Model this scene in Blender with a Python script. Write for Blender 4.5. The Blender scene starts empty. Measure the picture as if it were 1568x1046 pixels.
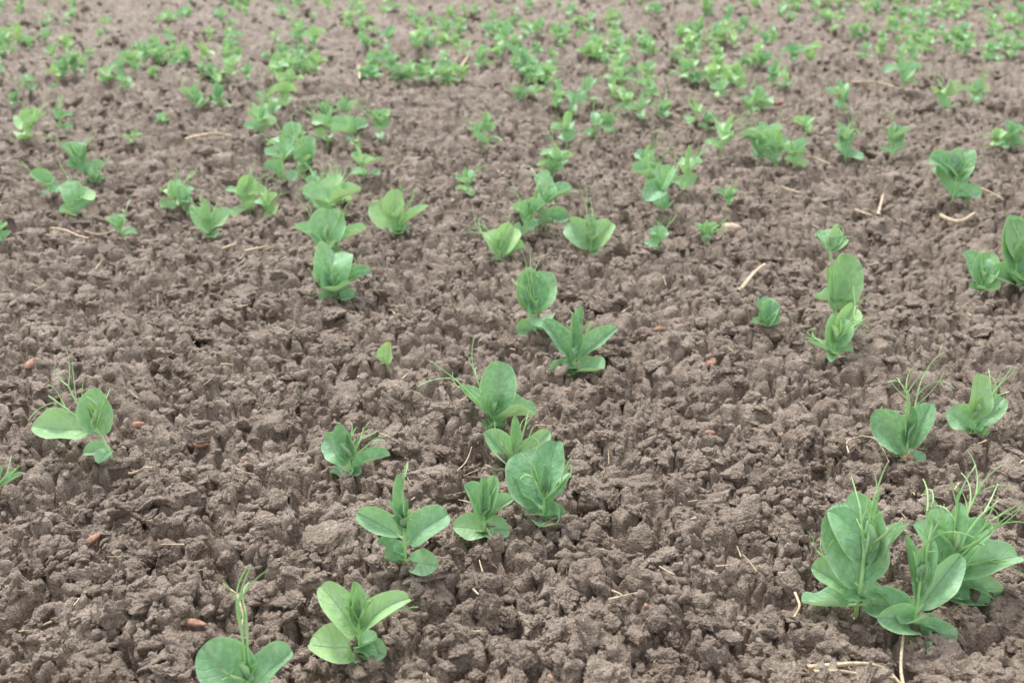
import bpy, math, random
import numpy as np
from mathutils import Vector
import bmesh
scene=bpy.context.scene
rad=math.radians
# ------------------------------------------------------------ camera numbers
CAM_H=0.60; PITCH=rad(24.4); FPX=1681.0
cp,sp_=math.cos(PITCH),math.sin(PITCH)
def spot(px,py):
    """field position (metres) and local picture scale for a survey mark"""
    u=(px-784)/FPX; v=(py-523)/FPX
    d=CAM_H/(sp_+v*cp)
    return u*d, d*(cp-v*sp_), FPX/d
# ------------------------------------------------------------ numpy noise
def hsh(ix,iy,seed):
    h=(ix.astype(np.int64)*374761393+iy.astype(np.int64)*668265263+seed*974634777)&0xffffffff
    h=((h^(h>>13))*1274126177)&0xffffffff
    h=((h^(h>>16))*2246822519)&0xffffffff
    h=h^(h>>15)
    return ((h&0xffffff)/float(0x1000000)).astype(np.float32)
def vn(x,y,seed):
    ix=np.floor(x);iy=np.floor(y);fx=(x-ix).astype(np.float32);fy=(y-iy).astype(np.float32)
    fx=fx*fx*(3-2*fx);fy=fy*fy*(3-2*fy)
    a=hsh(ix,iy,seed);b=hsh(ix+1,iy,seed);c=hsh(ix,iy+1,seed);d=hsh(ix+1,iy+1,seed)
    return (a*(1-fx)+b*fx)*(1-fy)+(c*(1-fx)+d*fx)*fy
def fbm(x,y,seed,o=3):
    s=0;a=.5;t=0
    for i in range(o):
        s=s+a*vn(x*2**i+17*i,y*2**i-9*i,seed+i);t+=a;a*=.5
    return s/t
def voro(x,y,seed):
    ix=np.floor(x);iy=np.floor(y)
    f1=np.full(x.shape,9.,np.float32);f2=f1.copy()
    r=np.zeros(x.shape,np.float32);r2=r.copy();ox=r.copy();oy=r.copy()
    for i in(-1,0,1):
        for j in(-1,0,1):
            cx=ix+i;cy=iy+j
            a=hsh(cx,cy,seed)
            b=hsh(cx,cy,seed+51)
            dx=(x-cx-a).astype(np.float32);dy=(y-cy-b).astype(np.float32)
            d=np.sqrt(dx*dx+dy*dy)
            m=d<f1
            f2=np.where(m,f1,np.minimum(f2,d))
            r=np.where(m,a,r);r2=np.where(m,b,r2)
            ox=np.where(m,dx,ox);oy=np.where(m,dy,oy)
            f1=np.where(m,d,f1)
    r=(r*7.31+r2*3.77)%1.0; r2=(r2*9.17+r*5.3)%1.0
    return f1,f2,r,r2,ox,oy
def sst(a,b,x):
    t=np.clip((x-a)/(b-a),0,1);return t*t*(3-2*t)
def height(x,y,want_crack=False):
    x=np.asarray(x,np.float64);y=np.asarray(y,np.float64)
    wx=x+.022*(fbm(x/.018,y/.018,3,3)-.5)
    wy=y+.022*(fbm(x/.018,y/.018,9,3)-.5)
    base=.045*(vn(x/.55,y/.4,1)-.5)+.024*(vn(x/.17,y/.17,2)-.5)+.016*(vn(x/.06,y/.06,7)-.5)
    f1,f2,r,r2,ox,oy=voro(wx/.052,wy/.052,20)
    pres=sst(.45,.55,r)
    A=pres*sst(0,.34,f2-f1)*(.009+.008*r2+.007*(ox*(r-.5)*2+oy*(r2-.5)*2))
    ca=1-sst(.02,.13,f2-f1)
    f1,f2,r,r2,ox,oy=voro(wx/.025,wy/.025,40)
    B=sst(0,.40,f2-f1)*(.003+.010*r2+.006*(ox*(r-.5)*2+oy*(r2-.5)*2))
    B=B*(1-.55*pres*sst(0,.25,A/.012))
    gate=sst(.35,.6,vn(x/.035,y/.035,90))
    cb=(1-sst(.03,.22,f2-f1))*gate
    f1,f2,r,r2,ox,oy=voro(wx/.0105+3,wy/.0105,60)
    C=sst(0,.5,f2-f1)*(.0008+.0046*r)*(1-.35*pres)
    E=.0045*(fbm(x/.007,y/.007,11,3)-.5)
    crack=np.maximum(ca*.9,cb)
    H=(base+A+B+C+E-.011-.011*crack).astype(np.float32)
    return (H,crack) if want_crack else H
def gz(x,y):
    o=np.array([0,.012,-.012,0,0]);q=np.array([0,0,0,.012,-.012])
    return float(np.mean(height(x+o,y+q)))+.001
# ------------------------------------------------------------ node helpers
def newmat(name):
    m=bpy.data.materials.new(name);m.use_nodes=True
    nt=m.node_tree;nt.nodes.clear();return m,nt,nt.nodes,nt.links
def N(nt,t,**k):
    n=nt.nodes.new(t)
    for a,b in k.items():
        if a in n.inputs.keys(): n.inputs[a].default_value=b
        else: setattr(n,a,b)
    return n
def ramp(nt,stops):
    n=nt.nodes.new('ShaderNodeValToRGB');e=n.color_ramp.elements
    while len(e)<len(stops): e.new(.5)
    for i,(p,c) in enumerate(stops):
        e[i].position=p;e[i].color=(*c,1)
    return n
def mix(nt,fac,a,b,blend='MIX'):
    n=nt.nodes.new('ShaderNodeMix');n.data_type='RGBA';n.blend_type=blend
    for s,v in((0,fac),(6,a),(7,b)):
        if isinstance(v,bpy.types.NodeSocket): nt.links.new(v,n.inputs[s])
        elif isinstance(v,tuple): n.inputs[s].default_value=(*v,1)
        else: n.inputs[s].default_value=v
    return n.outputs[2]
def M(nt,op,a,b=None,c=None,clamp=False):
    n=nt.nodes.new('ShaderNodeMath');n.operation=op;n.use_clamp=clamp
    for i,v in enumerate((a,b,c)):
        if v is None: continue
        if isinstance(v,bpy.types.NodeSocket): nt.links.new(v,n.inputs[i])
        else: n.inputs[i].default_value=v
    return n.outputs[0]
# ------------------------------------------------------------ soil
def soil_mat(name):
    m,nt,ns,lk=newmat(name)
    g=N(nt,'ShaderNodeNewGeometry')
    n1=N(nt,'ShaderNodeTexNoise',Scale=11.,Detail=2.,Roughness=.6)
    n2=N(nt,'ShaderNodeTexNoise',Scale=80.,Detail=3.,Roughness=.65)
    n3=N(nt,'ShaderNodeTexNoise',Scale=480.,Detail=2.,Roughness=.7)
    for n in(n1,n2,n3): lk.new(g.outputs['Position'],n.inputs['Vector'])
    r1=ramp(nt,[(.3,(.180,.134,.100)),(.5,(.295,.230,.180)),(.70,(.49,.405,.330))])
    f=M(nt,'ADD',M(nt,'MULTIPLY',n1.outputs[0],.4),M(nt,'MULTIPLY',n2.outputs[0],.6))
    lk.new(f,r1.inputs[0])
    r3=ramp(nt,[(.3,(.60,.59,.58)),(.55,(1.,1.,1.)),(.75,(1.45,1.44,1.42))])
    lk.new(n3.outputs[0],r3.inputs[0])
    c=mix(nt,1.,r1.outputs[0],r3.outputs[0],'MULTIPLY')
    hh=M(nt,'ADD',n3.outputs[0],M(nt,'MULTIPLY',n2.outputs[0],2.5))
    b2=N(nt,'ShaderNodeBump',Strength=.9,Distance=.0045);lk.new(hh,b2.inputs['Height'])
    p=N(nt,'ShaderNodeBsdfPrincipled',Roughness=.55);p.inputs['Specular IOR Level'].default_value=.45
    lk.new(c,p.inputs['Base Color']);lk.new(b2.outputs[0],p.inputs['Normal'])
    o=N(nt,'ShaderNodeOutputMaterial');lk.new(p.outputs[0],o.inputs[0])
    return m
SOIL=soil_mat('soil')
def mesh_np(name,V,F,mats,smooth=True,k=4,link=True):
    me=bpy.data.meshes.new(name)
    me.vertices.add(len(V));me.vertices.foreach_set('co',np.asarray(V,np.float32).ravel())
    nf=len(F);me.loops.add(nf*k);me.polygons.add(nf)
    me.loops.foreach_set('vertex_index',np.asarray(F,np.int32).ravel())
    me.polygons.foreach_set('loop_start',np.arange(0,nf*k,k,dtype=np.int32))
    me.polygons.foreach_set('use_smooth',np.full(nf,smooth))
    for m in mats: me.materials.append(m)
    me.update(calc_edges=True)
    ob=bpy.data.objects.new(name,me)
    if link: scene.collection.objects.link(ob)
    return ob
NA=780
r=[.30]
while r[-1]<3: r.append(r[-1]*1.0025)
while r[-1]<6.5: r.append(r[-1]*1.0045)
while r[-1]<400: r.append(r[-1]*1.03)
r=np.array(r);NR=len(r)
ang=np.linspace(-rad(42),rad(42),NA+1)
R,Aa=np.meshgrid(r,ang,indexing='ij')
X=R*np.sin(Aa);Y=R*np.cos(Aa)-.05
Z=np.zeros(X.shape,np.float32)
for i0 in range(0,NR,100):
    s=slice(i0,min(NR,i0+100));Z[s]=height(X[s],Y[s])
V=np.stack([X,Y,Z],-1).reshape(-1,3)
idx=np.arange(NR*(NA+1)).reshape(NR,NA+1)
F=np.stack([idx[:-1,:-1],idx[:-1,1:],idx[1:,1:],idx[1:,:-1]],-1).reshape(-1,4)[:,::-1]
mesh_np('ground',V,F,[SOIL])
# ------------------------------------------------------------ crumbled soil: instanced clouds of clods
def ico(n):
    bm=bmesh.new();bmesh.ops.create_icosphere(bm,subdivisions=n,radius=1)
    v=np.array([x.co[:] for x in bm.verts]);f=np.array([[q.index for q in p.verts] for p in bm.faces]);bm.free();return v,f
def n3d(p,seed): return (vn(p[:,0]+p[:,2]*.7+9,p[:,1]-p[:,2]*.6+5,seed)+vn(p[:,1]+4,p[:,2]+p[:,0]*.3+8,seed+1)+vn(p[:,2]+3,p[:,0]-p[:,1]*.4+7,seed+2))/3
def clod(v,seed,flat=1.):
    g=np.random.default_rng(seed)
    pn=g.normal(size=(16,3));pn/=np.linalg.norm(pn,axis=1)[:,None]
    pd=g.uniform(.6,1.0,16)
    dt=v@pn.T
    rr=np.where(dt>.05,pd/np.maximum(dt,.05),9)
    k=9
    r_=-np.log(np.sum(np.exp(-k*np.minimum(rr,3)),1))/k
    r_=r_*(1+.75*(n3d(v*2.1,seed)-.5)+.55*(n3d(v*4.5,seed+5)-.5)+.36*(n3d(v*9,seed+7)-.5)+.16*(n3d(v*19,seed+9)-.5))
    return v*r_[:,None]*np.array([1,g.uniform(.7,1),g.uniform(.55,.9)*flat])
def scatter(name,layers,sub,NT,seed,flat=1.):
    col=bpy.data.collections.new(name+'_shapes')
    vv,ff=ico(sub)
    for i in range(NT):
        col.objects.link(mesh_np(name+'_shape_%02d'%i,clod(vv,seed+i*13,flat),ff,[SOIL],k=3,link=False))
    g=np.random.default_rng(seed)
    Ps=[];Rs=[];Ss=[]
    for (n,y0,y1,smin,smax,pw,cell,th,sd,sink,tilt,cr) in layers:
        u=g.random(n);yy=y0*(y1/y0)**u
        xx=(g.random(n)*2-1)*(.60*yy+.10)
        d=vn(xx/cell,yy/cell,sd)*.7+.3*vn(xx/(cell*.3),yy/(cell*.3),sd+1)
        hz,ck=height(xx,yy,True)
        m=(d>th)&(ck<cr);xx=xx[m];yy=yy[m];hz=hz[m];n=len(xx)
        s=smin*(smax/smin)**(g.random(n)**pw)
        s=s*(1+.10*yy)
        z=hz+s*sink
        Rs.append(np.stack([g.normal(size=n)*tilt,g.normal(size=n)*tilt,g.uniform(0,6.28,n)],-1))
        Ss.append(np.stack([s*g.uniform(.8,1.25,n),s*g.uniform(.8,1.25,n),s*g.uniform(.75,1.1,n)],-1))
        Ps.append(np.stack([xx,yy,z],-1))
    P=np.concatenate(Ps);RO=np.concatenate(Rs);SC=np.concatenate(Ss)
    me=bpy.data.meshes.new(name);me.vertices.add(len(P));me.vertices.foreach_set('co',P.astype(np.float32).ravel())
    a=me.attributes.new('rot','FLOAT_VECTOR','POINT');a.data.foreach_set('vector',RO.astype(np.float32).ravel())
    a=me.attributes.new('scl','FLOAT_VECTOR','POINT');a.data.foreach_set('vector',SC.astype(np.float32).ravel())
    a=me.attributes.new('pick','INT','POINT');a.data.foreach_set('value',g.integers(0,NT,len(P)).astype(np.int32))
    ob=bpy.data.objects.new(name,me);scene.collection.objects.link(ob)
    ng=bpy.data.node_groups.new('scatter_'+name,'GeometryNodeTree')
    ng.interface.new_socket('Geometry',in_out='INPUT',socket_type='NodeSocketGeometry')
    ng.interface.new_socket('Geometry',in_out='OUTPUT',socket_type='NodeSocketGeometry')
    gi=ng.nodes.new('NodeGroupInput');go=ng.nodes.new('NodeGroupOutput')
    ci=ng.nodes.new('GeometryNodeCollectionInfo');ci.inputs[0].default_value=col;ci.inputs['Separate Children'].default_value=True;ci.inputs['Reset Children'].default_value=True
    ip=ng.nodes.new('GeometryNodeInstanceOnPoints')
    def na(nm,t):
        n=ng.nodes.new('GeometryNodeInputNamedAttribute');n.data_type=t;n.inputs[0].default_value=nm;return n.outputs[0]
    ng.links.new(gi.outputs[0],ip.inputs['Points']);ng.links.new(ci.outputs[0],ip.inputs['Instance'])
    ip.inputs['Pick Instance'].default_value=True
    ng.links.new(na('pick','INT'),ip.inputs['Instance Index'])
    er=ng.nodes.new('FunctionNodeEulerToRotation');ng.links.new(na('rot','FLOAT_VECTOR'),er.inputs[0]);ng.links.new(er.outputs[0],ip.inputs['Rotation'])
    ng.links.new(na('scl','FLOAT_VECTOR'),ip.inputs['Scale'])
    ng.links.new(ip.outputs[0],go.inputs[0])
    md=ob.modifiers.new('scatter','NODES');md.node_group=ng
scatter('soil_clods',[(170,.5,5,.016,.025,1.3,.3,.45,305,-.15,.22,.3),(3400,.5,6,.008,.016,1.6,.16,.42,310,.0,.5,.2)],5,12,900,.85)
scatter('soil_crumbs',[(16000,.5,6,.004,.009,1.2,.10,.34,320,.08,.5,.22),(16000,.5,3.2,.0018,.0040,1.0,.07,.30,330,.15,.5,.35)],3,16,1500)
# ------------------------------------------------------------ plant materials
def leaf_mat():
    m,nt,ns,lk=newmat('pea_leaf')
    uv=N(nt,'ShaderNodeUVMap');uv.uv_map='UVMap'
    sx=N(nt,'ShaderNodeSeparateXYZ');lk.new(uv.outputs[0],sx.inputs[0])
    s=M(nt,'MULTIPLY',M(nt,'ABSOLUTE',M(nt,'SUBTRACT',sx.outputs[0],.5)),2.)
    t=sx.outputs[1]
    g=N(nt,'ShaderNodeNewGeometry')
    n1=N(nt,'ShaderNodeTexNoise',Scale=170.,Detail=3.,Roughness=.6);lk.new(g.outputs['Position'],n1.inputs['Vector'])
    n2=N(nt,'ShaderNodeTexNoise',Scale=40.,Detail=2.);lk.new(g.outputs['Position'],n2.inputs['Vector'])
    var=N(nt,'ShaderNodeAttribute');var.attribute_name='tint'
    mid=M(nt,'SUBTRACT',1.,M(nt,'MULTIPLY',s,16.),clamp=True)
    ph=M(nt,'ADD',M(nt,'MULTIPLY',M(nt,'SUBTRACT',t,M(nt,'MULTIPLY',s,.30)),6.),M(nt,'MULTIPLY',n2.outputs[0],2.2))
    fr=M(nt,'ABSOLUTE',M(nt,'SUBTRACT',M(nt,'FRACT',ph),.5))
    side=M(nt,'SUBTRACT',1.,M(nt,'MULTIPLY',fr,9.),clamp=True)
    vein=M(nt,'MAXIMUM',mid,M(nt,'MULTIPLY',side,.30))
    ra=ramp(nt,[(0.,(.160,.375,.195)),(.5,(.285,.530,.280)),(1.,(.460,.670,.260))])
    lk.new(M(nt,'ADD',M(nt,'MULTIPLY',n2.outputs[0],.4),M(nt,'MULTIPLY',M(nt,'SUBTRACT',var.outputs['Fac'],.1),.75)),ra.inputs[0])
    rm=ramp(nt,[(.42,(0,0,0)),(.68,(1,1,1))]);lk.new(n1.outputs[0],rm.inputs[0])
    c=mix(nt,M(nt,'MULTIPLY',rm.outputs[0],.5),ra.outputs[0],(.46,.66,.48))
    c=mix(nt,M(nt,'MULTIPLY',vein,.45),c,(.62,.78,.56))
    edge=M(nt,'MULTIPLY',M(nt,'SUBTRACT',s,.90,clamp=True),9.,clamp=True)
    c=mix(nt,M(nt,'MULTIPLY',edge,.5),c,(.62,.76,.50))
    c=mix(nt,M(nt,'MULTIPLY',g.outputs['Backfacing'],.5),c,(.47,.66,.50))
    bp=N(nt,'ShaderNodeBump',Strength=.7,Distance=.0018)
    lk.new(M(nt,'SUBTRACT',M(nt,'ADD',M(nt,'MULTIPLY',n1.outputs[0],.6),M(nt,'MULTIPLY',n2.outputs[0],4.)),vein),bp.inputs['Height'])
    p=N(nt,'ShaderNodeBsdfPrincipled',Roughness=.46);p.inputs['Specular IOR Level'].default_value=.55
    lk.new(c,p.inputs['Base Color']);lk.new(bp.outputs[0],p.inputs['Normal'])
    tr=N(nt,'ShaderNodeBsdfTranslucent')
    ct=mix(nt,1.,c,(1.15,1.2,.6),'MULTIPLY');lk.new(ct,tr.inputs[0])
    mx=N(nt,'ShaderNodeMixShader',Fac=.22);lk.new(p.outputs[0],mx.inputs[1]);lk.new(tr.outputs[0],mx.inputs[2])
    o=N(nt,'ShaderNodeOutputMaterial');lk.new(mx.outputs[0],o.inputs[0]);return m
def plain(name,col,col2,rough=.6,scale=150.,bump=.3):
    m,nt,ns,lk=newmat(name)
    g=N(nt,'ShaderNodeNewGeometry')
    n1=N(nt,'ShaderNodeTexNoise',Scale=scale,Detail=3.);lk.new(g.outputs['Position'],n1.inputs['Vector'])
    r_=ramp(nt,[(.35,col),(.65,col2)]);lk.new(n1.outputs[0],r_.inputs[0])
    b=N(nt,'ShaderNodeBump',Strength=bump,Distance=.001);lk.new(n1.outputs[0],b.inputs['Height'])
    p=N(nt,'ShaderNodeBsdfPrincipled',Roughness=rough);lk.new(r_.outputs[0],p.inputs['Base Color']);lk.new(b.outputs[0],p.inputs['Normal'])
    o=N(nt,'ShaderNodeOutputMaterial');lk.new(p.outputs[0],o.inputs[0]);return m
LEAF=leaf_mat()
STEM=plain('pea_stem',(.34,.60,.22),(.48,.72,.34),.5,80.)
STRAW=plain('straw',(.46,.34,.21),(.72,.60,.43),.6,200.)
HUSK=plain('husk',(.25,.12,.075),(.46,.26,.18),.7,180.)
# ------------------------------------------------------------ plant builder
class Buf:
    def __init__(s): s.V=[];s.F=[];s.U=[];s.T=[];s.Mi=[];s.n=0
    def grid(s,P,U,tint,mi):
        a,b=P.shape[:2]
        i=np.arange(a*b).reshape(a,b)+s.n
        s.F.append(np.stack([i[:-1,:-1],i[:-1,1:],i[1:,1:],i[1:,:-1]],-1).reshape(-1,4))
        s.V.append(P.reshape(-1,3));s.U.append(U.reshape(-1,2));s.T.append(np.full(a*b,tint,np.float32))
        s.Mi.append(np.full((a-1)*(b-1),mi,np.int32));s.n+=a*b
    def make(s,name,mats=None):
        V=np.concatenate(s.V);F=np.concatenate(s.F);U=np.concatenate(s.U);T=np.concatenate(s.T)
        ob=mesh_np(name,V,F,mats or [LEAF,STEM]);me=ob.data
        me.polygons.foreach_set('material_index',np.concatenate(s.Mi) if mats is None else np.zeros(len(F),np.int32))
        uv=me.uv_layers.new(name='UVMap');uv.data.foreach_set('uv',U[F.ravel()].astype(np.float32).ravel())
        at=me.attributes.new('tint','FLOAT','POINT');at.data.foreach_set('value',T)
        return ob
rnd=random.Random(7)
VIEW=np.array([0,-.82,.57])
def leaf(B,p0,az,el,L,W,fold=.25,bend=.4,face=0,tint=.5,nt=16,ns=12,cup=None,a=None):
    az=rad(az);el=rad(el);a=a or rnd.uniform(.80,1.12);cup=rnd.uniform(.25,.6) if cup is None else cup
    t=.5-.5*np.cos(np.pi*np.linspace(0,1,nt+1));s=np.sin(np.pi/2*np.linspace(-1,1,ns+1)) if ns>3 else np.linspace(-1,1,ns+1)
    bend=bend*rnd.uniform(.8,2.0);tw=rnd.gauss(0,.35)
    e=el+bend*.35-bend*t*1.35
    Hd=np.array([math.cos(az),math.sin(az),0]);Zv=np.array([0,0,1.])
    Tt=np.cos(e)[:,None]*Hd+np.sin(e)[:,None]*Zv
    Nn=-np.sin(e)[:,None]*Hd+np.cos(e)[:,None]*Zv
    S=np.cross(Tt,Nn)
    ct,st=np.cos(tw*t)[:,None],np.sin(tw*t)[:,None]
    S,Nn2=S*ct+Nn*st,Nn*ct-S*st
    dt=np.diff(t)[:,None]
    mid=np.vstack([[0,0,0],np.cumsum((Tt[1:]+Tt[:-1])*.5*L*dt,0)])
    tp=np.power(t,a)
    w=W/2*np.power(np.clip(1-(2*tp-1)**2,0,1),.53)
    w=np.maximum(w,W*.02*(1-t))
    ab=np.sqrt(s*s+.012)-.11
    ph=rnd.uniform(0,6.28);k=rnd.uniform(5,11);wv=rnd.uniform(.08,.26);asy=rnd.uniform(-.12,.12)
    lat=np.outer(w,s*math.cos(fold)*(1+asy*s))
    nr=np.outer(w,ab*math.sin(fold)+cup*s*s)+np.outer(w*np.sin(t*k+ph),wv*s*np.abs(s))+np.outer(w*np.cos(t*k*.8+ph*2),wv*.7*s*s)
    nr=nr+np.outer(cup*W*.35*(2*t-1)**2*(t>.5),np.ones(len(s)))
    P=mid[:,None,:]+lat[:,:,None]*S[:,None,:]+nr[:,:,None]*Nn2[:,None,:]
    if face:
        D=Tt[nt//3];n0=Nn[nt//3]
        tv=VIEW-D*(VIEW@D);tv/=np.linalg.norm(tv)
        an=math.atan2(np.cross(n0,tv)@D,n0@tv)*face
        c,s_=math.cos(an),math.sin(an)
        P=P*c+np.cross(np.broadcast_to(D,P.shape),P)*s_+D*(P@D)[...,None]*(1-c)
    U=np.stack(np.broadcast_arrays((s*.5+.5)[None,:],t[:,None]),-1)
    B.grid(P+p0,U,tint,0)
def tube(B,pts,r0,r1,tint=.5,k=5):
    pts=np.array(pts);n=len(pts)
    T=np.gradient(pts,axis=0);T/=np.linalg.norm(T,axis=1)[:,None]+1e-9
    ref=np.array([.3,.8,.5]);A=np.cross(T,ref);A/=np.linalg.norm(A,axis=1)[:,None]+1e-9;Bn=np.cross(T,A)
    th=np.linspace(0,2*np.pi,k+1);rr=np.linspace(r0,r1,n)
    P=pts[:,None,:]+rr[:,None,None]*(np.cos(th)[None,:,None]*A[:,None,:]+np.sin(th)[None,:,None]*Bn[:,None,:])
    U=np.zeros((n,k+1,2));B.grid(P,U,tint,1)
def walk(p,d,L,n,curl,g):
    pts=[p.copy()];ax=np.array([g.gauss(0,1) for _ in range(3)]);ax/=np.linalg.norm(ax)
    for i in range(n):
        d=d+np.cross(ax,d)*curl*(.4+i/n)/n;d/=np.linalg.norm(d)
        p=p+d*L/n;pts.append(p.copy())
    return pts,d
def tendril(B,p0,az,el,L,r,g):
    az=rad(az+g.gauss(0,6));el=rad(el)
    d=np.array([math.cos(az)*math.cos(el),math.sin(az)*math.cos(el),math.sin(el)])
    pts,d2=walk(np.array(p0),d,L*.6,6,g.uniform(-.35,.35),g)
    tube(B,pts,r*1.25,r*.9)
    for k in range(g.choice((2,3,3,4))):
        st=pts[g.choice((3,4,5,6,6))]
        dd=d2+np.array([g.gauss(0,.32) for _ in range(3)]);dd/=np.linalg.norm(dd)
        q,_=walk(st,dd,L*g.uniform(.25,.5),10,g.uniform(-2.4,2.4),g)
        tube(B,q,r*.75,r*.45,k=4)
TR=.00105
def plant(px,py,stem,leaves,tend=(),lean=0,tint=None,name='pea_plant',k=1.0):
    x,y,ppm=spot(px,py);z=gz(x,y)+.001
    B=Buf();g=rnd;tint=g.uniform(.2,.75) if tint is None else tint
    s=1/ppm;sh=max(stem,6)*s
    top=np.array([x+lean*s,y+g.uniform(-.1,.1)*sh,z+sh]);b=np.array([x,y,z-.018])
    def at(h):
        f=h*s/sh;return np.array([x+(lean*s)*f,y+(top[1]-y)*f,z+h*s])
    rs=min(.0026,max(.0013,.0015+sh*.012))
    tube(B,[b,at(stem*.3),at(stem*.65)+np.array([.0006,0,0]),top],rs,rs*.7,k=7)
    for l in leaves:
        az,el,L,W,z0,fo,be,fa=l
        p=at(z0);W=W*1.0*k;L=L*.96*k
        a_=rad(az);d=np.array([math.cos(a_)*math.cos(rad(el)),math.sin(a_)*math.cos(rad(el)),math.sin(rad(el))])
        q=.10 if L>50 else .06
        tube(B,[p-d*.001,p+d*L*s*q,p+d*L*s*(q+.1)],rs*.7,rs*.45)
        leaf(B,p+d*L*s*q,az+g.uniform(-4,4),el,L*s,W*s,fo,be,fa,tint+g.uniform(-.28,.28))
    if stem>14:
        mL=max(l[2] for l in leaves)*s
        for j in range(3): leaf(B,at(stem*.95),g.uniform(0,360),g.uniform(55,82),mL*g.uniform(.3,.55),mL*g.uniform(.12,.24),.8,.2,.2,tint+.3)
        for j in range(2): leaf(B,at(stem*.25),g.uniform(180,360),g.uniform(5,40),mL*g.uniform(.3,.45),mL*g.uniform(.26,.36),.3,.5,.3,tint+g.uniform(-.2,.2))
    for t in tend: tendril(B,at(t[3]),t[0],t[1],t[2]*s,TR,g)
    if tend and stem>12:
        tendril(B,at(stem),g.uniform(0,360),g.uniform(40,75),min(80,tend[0][2]*.8)*s,TR,g)
    return B.make(name)
def auto_into(B,x,y,z,H,g,nt,ns,tend=True,tint=None):
    tint=g.uniform(.1,.85) if tint is None else tint
    sh=H*g.uniform(.3,.6);lx,ly=g.gauss(0,.12)*H,g.gauss(0,.12)*H
    def at(f): return np.array([x+lx*f,y+ly*f,z+sh*f])
    if nt>4: tube(B,[np.array([x,y,z-.014]),at(.5),at(1)],.0016,.001,k=5)
    a0=g.uniform(0,360);kw=dict(nt=nt,ns=ns)
    T=lambda:tint+g.uniform(-.28,.28)
    for i in range(2):
        leaf(B,at(.9),a0+i*180+g.gauss(0,25),g.uniform(10,58),H*g.uniform(.42,.6),H*g.uniform(.32,.46),g.uniform(.15,.6),g.uniform(.2,.9),g.uniform(0,.4),T(),**kw)
    for i in range(2):
        leaf(B,at(.3),a0+70+i*180+g.gauss(0,30),g.uniform(10,55),H*g.uniform(.32,.5),H*g.uniform(.28,.42),g.uniform(.1,.4),g.uniform(.2,.8),g.uniform(0,.5),T(),**kw)
    if g.random()<.85: leaf(B,at(1),g.uniform(0,360),g.uniform(65,85),H*g.uniform(.35,.55),H*g.uniform(.12,.28),g.uniform(.4,.9),g.uniform(0,.3),g.uniform(0,.6),T()+.15,**kw)
    if g.random()<.6: leaf(B,at(.7),g.uniform(40,140),g.uniform(50,75),H*g.uniform(.42,.6),H*g.uniform(.34,.5),g.uniform(.1,.4),g.uniform(.2,.7),.5,T(),**kw)
    if tend:
        for i in range(g.choice((2,2,3))): tendril(B,at(.95),g.uniform(0,360),g.uniform(25,75),H*g.uniform(.7,1.15),TR*1.1,g)
def auto(px,py,hpx,tend=True):
    x,y,ppm=spot(px,py);B=Buf();auto_into(B,x,y,gz(x,y)-.001,hpx*1.2/ppm,rnd,10,6,tend);B.make('pea_plant')

plant(385,1085,60,[(172,52,98,88,30,.2,.5,.6),(20,45,85,60,30,.35,.4,.5),(100,75,60,22,55,.8,.05,.4)],[(75,80,210,40),(92,84,240,40)])
plant(552,1000,62,[(150,52,95,52,30,.35,.5,.5),(190,14,72,66,10,.15,.3,.6),(20,38,88,44,42,.4,.6,.35),(330,18,48,38,8,.2,.3,.4),(265,20,36,32,3,.2,.5,.1),(80,80,60,24,58,.8,.1,.2),(112,68,72,34,45,.6,.2,.3)],[(5,25,100,45),(135,60,60,60)])
plant(622,900,78,[(88,83,100,30,60,.8,.05,.5),(165,28,76,40,58,.35,.3,.55),(15,35,74,56,48,.25,.4,.6),(330,15,58,42,18,.2,.3,.5),(200,40,50,30,30,.4,.3,.3),(70,70,50,24,70,.7,.1,.2)],[(95,84,70,120)])
plant(742,830,38,[(200,25,46,42,8,.2,.3,.4),(330,25,42,36,8,.2,.3,.4),(140,60,58,36,20,.4,.3,.4),(60,65,60,30,28,.5,.2,.4),(95,80,58,24,34,.8,.1,.3),(20,45,48,30,25,.4,.4,.2)],[(40,60,60,40),(130,70,50,35)],k=1.1)
plant(832,815,48,[(118,54,90,80,18,.15,.35,.85),(60,62,76,52,50,.3,.4,.5),(300,20,52,46,5,.2,.3,.5),(155,35,60,44,22,.3,.4,.3),(40,50,60,44,30,.4,.5,.3),(90,78,46,22,50,.8,.1,.3)],[(20,50,90,50),(8,40,80,42),(150,70,70,50)])
plant(790,705,26,[(160,45,66,38,12,.3,.3,.7),(22,42,70,38,12,.3,.3,.7),(95,80,72,24,20,.75,.05,.5),(300,15,34,30,3,.2,.3,.4),(210,15,38,30,3,.2,.3,.4)],[(55,62,90,25),(40,50,60,25)])
plant(758,624,22,[(75,74,84,58,15,.22,.4,.8),(355,28,58,58,8,.75,.7,.1),(155,40,74,34,10,.5,.3,.3),(250,25,34,32,4,.3,.4,.2)],[(152,42,150,15),(146,48,130,18)])
plant(536,724,36,[(150,45,60,44,18,.25,.5,.6),(118,70,60,34,24,.35,.2,.6),(10,25,62,30,12,.5,.4,.3),(80,75,48,18,25,.75,.1,.3),(200,20,32,26,5,.2,.3,.4)],[(20,40,76,30),(35,50,70,30)])
plant(174,695,58,[(186,8,88,54,50,.2,.25,.6),(100,66,70,58,38,.3,.3,.75)],[(165,38,160,45),(158,48,140,48)],lean=-22)
plant(-8,748,20,[(10,35,50,16,10,.6,.3,.2),(60,60,40,18,10,.6,.2,.3)],[(30,40,70,15),(10,50,80,15)])
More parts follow.
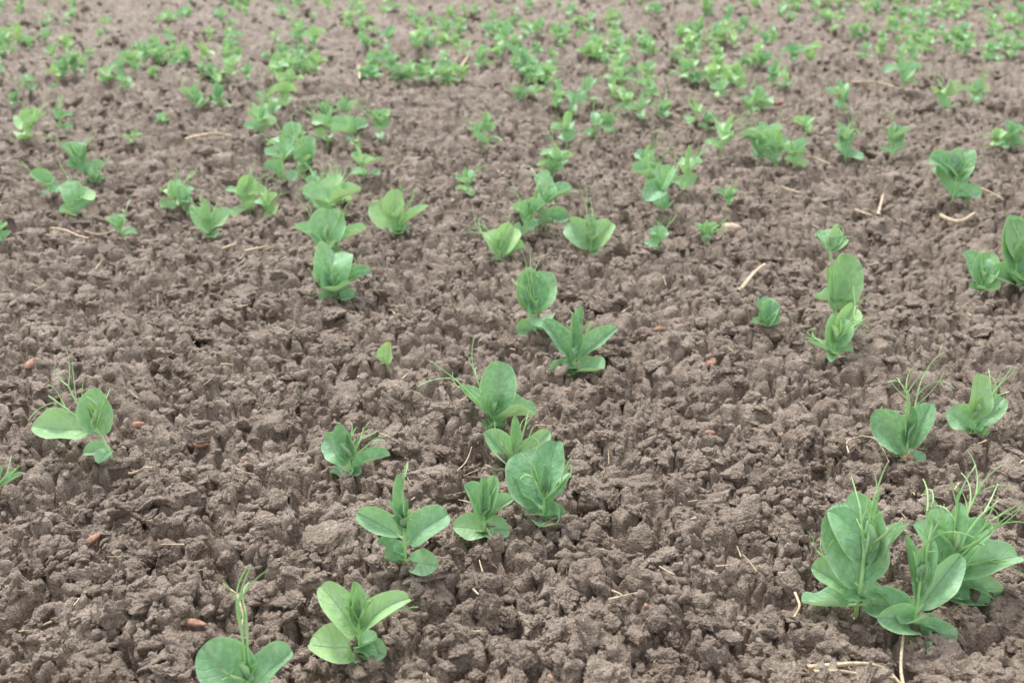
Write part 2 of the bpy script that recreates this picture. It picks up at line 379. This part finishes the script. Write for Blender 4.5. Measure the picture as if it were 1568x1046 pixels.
plant(880,548,26,[(142,52,74,34,12,.5,.3,.3),(20,40,74,30,15,.45,.4,.4),(60,72,74,24,20,.7,.1,.3),(100,76,64,24,22,.7,.1,.3),(320,20,48,36,4,.2,.3,.3),(215,20,44,30,4,.2,.3,.4)],[(30,50,80,40),(70,70,60,30)],k=1.1)
plant(820,498,42,[(92,64,64,66,30,.2,.45,.8),(262,30,46,52,24,.4,.7,.3),(120,70,56,50,38,.4,.3,.5),(205,20,36,30,5,.2,.3,.4)],[(125,75,110,42),(150,70,110,42)])
plant(592,553,6,[(70,65,34,26,3,.35,.2,.4),(200,45,24,15,2,.3,.2,.3)],tint=.85)
plant(512,454,26,[(100,64,60,66,12,.5,.6,.6),(18,32,62,36,10,.55,.5,.2),(255,35,48,52,10,.5,.7,.2),(160,50,46,36,12,.3,.4,.3),(340,15,36,30,3,.2,.3,.3)],[(20,35,80,20),(158,50,80,25),(30,50,60,25)])
plant(503,394,26,[(92,68,58,60,10,.4,.5,.7),(12,25,62,32,14,.5,.3,.3),(168,35,56,28,14,.5,.4,.2),(280,25,36,36,5,.3,.4,.3)],[(150,55,90,20),(30,45,70,20)])
plant(605,358,22,[(142,45,50,52,8,.25,.3,.8),(14,34,62,24,8,.5,.2,.3),(85,72,56,36,12,.4,.3,.5),(300,20,30,28,3,.2,.3,.3)],[(30,45,90,20),(60,65,80,20),(15,35,70,15)])
plant(320,355,18,[(160,40,44,30,8,.3,.3,.6),(22,40,46,28,8,.3,.3,.6),(90,80,46,20,10,.6,.1,.4),(270,15,24,28,2,.2,.3,.2)],[(50,60,60,15),(120,60,60,15)],k=1.05)
plant(1276,543,22,[(50,45,74,42,10,.6,.5,.4),(85,65,52,46,10,.4,.4,.5),(168,22,42,22,5,.4,.3,.3),(240,30,30,30,4,.3,.4,.3)],[(15,42,100,25),(22,52,90,25),(150,30,60,8)],tint=.7)
plant(1280,494,120,[(75,80,84,58,10,.5,.3,.7),(110,60,50,40,30,.4,.4,.5),(100,48,36,42,112,.25,.4,.6),(10,40,30,26,110,.3,.3,.4)],[(40,50,60,108),(150,45,60,108),(60,70,50,110)],lean=-26)
plant(1172,502,14,[(112,65,40,38,5,.55,.5,.5),(50,65,38,32,5,.55,.5,.3),(200,30,26,22,3,.3,.3,.3),(330,30,24,22,3,.3,.3,.3)],[(150,60,40,10)])
plant(1388,688,32,[(152,50,76,58,12,.22,.3,.8),(38,55,78,42,15,.4,.3,.6),(90,80,62,24,25,.75,.1,.3),(255,20,32,28,3,.2,.3,.2)],[(85,80,140,30),(60,70,150,30),(110,75,130,30)])
plant(1488,664,26,[(86,78,76,40,15,.45,.15,.5),(18,35,58,44,15,.25,.3,.8),(170,30,46,46,10,.2,.3,.8),(280,20,28,26,3,.2,.3,.3)],[(30,55,100,20),(22,45,90,20)])
# large clump, three stems growing together
plant(1312,936,105,[(128,66,125,92,30,.25,.5,.85),(95,62,96,80,72,.3,.7,.6),(36,44,115,46,40,.8,.4,.05),(190,5,84,42,8,.3,.1,.35),(335,15,70,52,8,.2,.3,.5),(55,50,84,54,70,.5,.6,.3),(165,35,80,56,20,.3,.5,.5),(20,55,80,50,65,.6,.5,.2)],[(162,32,140,40),(80,76,130,100),(60,70,130,95),(120,72,110,100)],tint=.4)
plant(1398,962,104,[(112,70,115,34,45,.85,.15,.25),(32,40,112,50,42,.4,.35,.6),(205,38,76,50,16,.35,.5,.45),(332,18,60,46,8,.2,.4,.5),(160,52,80,46,12,.3,.5,.5),(80,80,60,24,95,.8,.1,.3),(60,66,90,38,65,.7,.5,.2),(270,20,50,36,5,.3,.6,.3)],[(90,82,200,95),(70,76,160,95)],tint=.35)
plant(1446,900,88,[(112,62,98,72,45,.3,.6,.7),(0,22,108,66,44,.4,1.1,.5),(25,50,92,56,52,.5,.7,.3),(320,15,64,50,8,.3,.5,.4),(70,72,80,36,80,.7,.3,.3),(145,55,84,56,50,.4,.5,.4),(340,0,78,40,34,.5,1.0,.3),(50,38,90,56,26,.3,.6,.4)],[(25,35,150,65),(12,45,160,65),(80,75,160,85),(50,60,160,85),(35,50,150,75),(120,70,130,85),(5,20,120,55)],tint=.5)
plant(1502,436,20,[(130,58,56,48,8,.3,.4,.7),(55,60,52,42,10,.4,.4,.4),(300,20,34,32,3,.3,.3,.3)],[(90,70,70,15)])
plant(1550,434,40,[(112,74,90,62,12,.35,.4,.8),(45,60,80,60,20,.3,.4,.6),(205,30,50,42,6,.3,.4,.5),(320,30,50,42,6,.3,.4,.4),(90,70,60,50,40,.4,.4,.6)],[(90,75,80,40),(110,70,80,40)])
plant(1458,315,40,[(110,62,56,52,8,.3,.4,.8),(60,60,50,44,30,.4,.4,.5),(150,40,50,42,38,.3,.4,.5),(330,25,40,36,6,.3,.4,.3),(180,55,44,34,36,.4,.4,.4)],[(30,50,60,35)])
plant(905,378,20,[(140,55,54,44,6,.35,.4,.7),(32,50,52,40,6,.35,.4,.7),(90,75,50,24,12,.6,.2,.3)],[(110,70,90,15),(70,70,80,15)])
plant(765,384,22,[(60,45,50,44,10,.4,.6,.5),(130,50,44,38,12,.4,.5,.4),(20,25,44,28,6,.4,.4,.3)],[(160,45,80,15),(140,60,70,15)])
A=[(800,362,55),(835,348,70),(822,352,50),(1015,334,70),(1040,300,60),(1000,300,65),(985,262,50),(1003,374,45),(1080,374,40),(718,304,38),(845,280,48),(832,278,40),(566,268,55),(112,330,60),(80,290,52),(190,364,42),(270,308,55),(285,312,40),(383,304,60),(415,316,42),(495,322,78),(478,316,50),(520,306,45),(135,272,60),(150,275,35),(8,380,42),
(430,268,70),(405,222,60),(440,235,60),(462,250,60),(470,282,45),(545,222,50),(582,208,45),(500,215,50),(395,205,40),(745,220,50),(735,200,30),(868,215,50),(912,206,40),(935,195,35),(980,180,40),(1100,238,55),(1165,245,60),(1185,255,50),(1215,262,45),(1300,238,60),(1292,178,45),(1370,240,48),(1385,140,48),(1448,180,48),(1490,160,40),(1238,207,35),(1545,232,45),(1520,235,35),(1120,320,35),(1440,280,50),
(28,205,52),(98,195,35),(205,220,26),(315,165,45),(335,163,40),(250,184,24),(195,138,26),(98,124,34),(120,120,26),(382,140,24),(445,150,34),(440,110,30),(270,115,24),(225,85,30),(350,108,30),(45,140,30),(18,150,26),
(820,148,35),(795,150,30),(850,165,45),(875,170,40),(900,160,40),(940,150,35),(960,170,38),(1000,150,35),(1020,180,36),(1060,185,34),(1085,190,30),(1100,150,36),(1130,140,36),(1165,165,42),(1150,175,36),(1200,140,34),(1180,130,34),(1065,130,30),(1240,105,34),(1215,110,36),(600,112,36),(590,90,34),(640,90,36),(655,80,34),(740,110,34),(770,90,36),(800,115,30),(950,100,32),(985,85,34),(420,185,36),(440,175,36),(500,190,36),(530,200,40),(480,80,34),(460,75,30),(1320,100,28),(1410,50,26),(1480,90,24)]
for q in A: auto(*q,tend=q[1]>120)
# distant mass of seedlings
g=random.Random(21);B=Buf()
gg=np.random.default_rng(21);n=6400
yy=3.0+gg.random(n)**1.5*17;xx=(gg.random(n)*2-1)*(.60*yy+.4)
row=np.cos((xx*.93+yy*.18)/.21*6.283)
dn=vn(xx/.5,yy/.7,500)*.5+.12*row+.35*vn(xx/.12,yy/.12,501)
m=dn>.35+.3*np.maximum(0,3.5-yy);xx=xx[m];yy=yy[m];zz=height(xx,yy)-.002
for i in range(len(xx)):
    nt,ns=(6,4) if yy[i]<5 else (4,2)
    auto_into(B,xx[i],yy[i],zz[i],g.uniform(.035,.075),g,nt,ns,False,g.uniform(.3,1.0))
B.make('distant_pea_seedlings')
# ------------------------------------------------------------ straw and husks
def straw_obj(pxs,w,name='straw_piece',lift=.012):
    B=Buf();pts=[]
    P=[spot(*p)[:2] for p in pxs]
    for i in range(len(P)-1):
        for k in range(6):
            f=k/6;p0=P[max(i-1,0)];p1=P[i];p2=P[i+1];p3=P[min(i+2,len(P)-1)]
            q=[.5*((2*p1[c])+(-p0[c]+p2[c])*f+(2*p0[c]-5*p1[c]+4*p2[c]-p3[c])*f*f+(-p0[c]+3*p1[c]-3*p2[c]+p3[c])*f**3) for c in(0,1)]
            pts.append(q)
    pts.append(P[-1])
    zs=np.array([gz(*p) for p in pts]);zs=np.convolve(np.pad(zs,3,'edge'),np.ones(7)/7,'valid')
    tube(B,[(p[0],p[1],zz+lift) for p,zz in zip(pts,zs)],w,w*.55,k=7)
    B.make(name,[STRAW])
for a_,w_ in [([(1132,438),(1150,420),(1172,402)],.0034),([(78,352),(110,360),(140,376)],.0026),([(375,392),(410,386)],.0026),([(1386,1050),(1380,1010),(1384,965)],.0016),([(1230,1052),(1290,1030),(1350,1024),(1385,1046)],.0022),([(1240,1060),(1300,1042),(1370,1036)],.0016),([(1300,692),(1298,672),(1320,664),(1345,680),(1362,705)],.0009),([(935,938),(950,948),(930,955),(975,940)],.0009),([(1300,136),(1340,130),(1380,142)],.003),([(1215,925),(1222,945),(1214,958)],.0014),([(1500,300),(1515,308),(1535,316)],.0016),([(705,112),(718,98)],.005),([(1440,332),(1470,345),(1490,338)],.004),([(1345,325),(1352,300)],.003),([(365,925),(372,945),(368,970)],.0012),([(195,716),(215,716),(235,724)],.0014),([(550,122),(552,140)],.005),([(1245,240),(1262,244),(1275,252)],.003),([(285,222),(330,214),(355,212)],.004),([(340,382),(362,376)],.0026),([(725,930),(738,945),(745,955)],.0011),([(130,350),(160,354),(178,350)],.0018),([(1195,300),(1225,306)],.003),([(1310,318),(1335,326)],.003),([(700,700),(712,690),(722,672)],.0009),([(615,578),(632,566)],.0009)]:
    straw_obj(a_,w_)
B=Buf();g=random.Random(5)
ys=np.array([.6+g.random()**1.1*5 for i in range(800)]);xs=np.array([g.uniform(-1,1) for i in range(800)])*(.6*ys+.1);zs=height(xs,ys)
for x_,y_,z_ in zip(xs,ys,zs):
    a=g.uniform(0,6.28);Ln=g.uniform(.005,.018)*(1+.3*y_);w=g.uniform(.0003,.0009)*(1+.35*y_)
    d=np.array([math.cos(a),math.sin(a),g.gauss(0,.25)])
    pts,_=walk(np.array([x_,y_,z_+.006]),d,Ln,6,g.uniform(-1,1),g);tube(B,pts,w,w*.6,k=5)
B.make('straw_debris',[STRAW])
vI,fI=ico(3)
def huskv(x,y,z,Ln,W,a,sd):
    v=vI.copy();tp=.5+.5*(1-(v[:,0]+1)/2)
    v=v*(1+.4*(n3d(v*2.5,sd)-.5)[:,None]);v[:,1]*=tp;v[:,2]*=tp
    v=v*np.array([Ln,W,W*.8]);c,s=math.cos(a),math.sin(a)
    return v@np.array([[c,-s,0],[s,c,0],[0,0,1]]).T+np.array([x,y,z])
def husk(px,py,Lpx,Wpx,ang,mat=HUSK,name='seed_husk'):
    x,y,ppm=spot(px,py)
    mesh_np(name,huskv(x,y,gz(x,y)+.008,Lpx/ppm/2,Wpx/ppm/2,rad(ang),int(px)),fI,[mat],k=3)
for h in[(1089,545,46,20,80),(307,668,26,15,10),(296,958,46,18,-10),(140,822,50,18,65),(1186,667,28,20,30),(49,570,34,16,95),(1392,697,22,18,0),(212,655,20,15,20),(1010,508,22,12,20),(1088,658,16,12,0),(918,872,20,10,30),(1195,157,26,12,20)]: husk(*h)
PEB=plain('pebble',(.50,.37,.27),(.66,.52,.40),.7,90.)
husk(1120,350,32,26,0,mat=PEB,name='pebble')
Vs=[];Fs=[]
for i in range(45):
    y_=.65+g.random()*3;x_=g.uniform(-1,1)*.5*y_
    W=g.uniform(.0010,.0022)*(1+.2*y_)
    Vs.append(huskv(x_,y_,float(height(np.array([x_]),np.array([y_]))[0])+.004,W*g.uniform(1.2,2.6),W,g.uniform(0,6.28),i));Fs.append(fI+i*len(vI))
mesh_np('husk_debris',np.concatenate(Vs),np.concatenate(Fs),[HUSK],k=3)
# ------------------------------------------------------------ light, world, camera
w=bpy.data.worlds.new('World');scene.world=w;w.use_nodes=True
nt=w.node_tree;nt.nodes.clear()
sk=nt.nodes.new('ShaderNodeTexSky');sk.sky_type='NISHITA';sk.sun_disc=False
SE,SR=rad(60),rad(-25)
sk.sun_elevation=SE;sk.sun_rotation=SR;sk.dust_density=2;sk.air_density=1
hs=nt.nodes.new('ShaderNodeHueSaturation');hs.inputs['Saturation'].default_value=.18;hs.inputs['Value'].default_value=2.2
bg=nt.nodes.new('ShaderNodeBackground');bg.inputs[1].default_value=.15
ow=nt.nodes.new('ShaderNodeOutputWorld')
nt.links.new(sk.outputs[0],hs.inputs['Color']);nt.links.new(hs.outputs[0],bg.inputs[0]);nt.links.new(bg.outputs[0],ow.inputs[0])
l=bpy.data.lights.new('sun','SUN');l.energy=2.7;l.angle=rad(12);l.color=(1,.97,.92)
so=bpy.data.objects.new('sun',l);scene.collection.objects.link(so)
sd=Vector((math.sin(SR)*math.cos(SE),math.cos(SR)*math.cos(SE),math.sin(SE)))
so.rotation_euler=sd.to_track_quat('Z','Y').to_euler()
c=bpy.data.cameras.new('camera');co=bpy.data.objects.new('camera',c);scene.collection.objects.link(co)
co.location=(0,0,CAM_H);co.rotation_euler=(rad(90)-PITCH,0,0)
c.sensor_width=36;c.lens=18/(784/FPX);c.clip_start=.01;c.clip_end=1000
c.dof.use_dof=True;c.dof.focus_distance=1.08;c.dof.aperture_fstop=8
scene.camera=co
scene.view_settings.view_transform='Standard'
try: scene.view_settings.look='None'
except Exception: pass
scene.view_settings.exposure=0
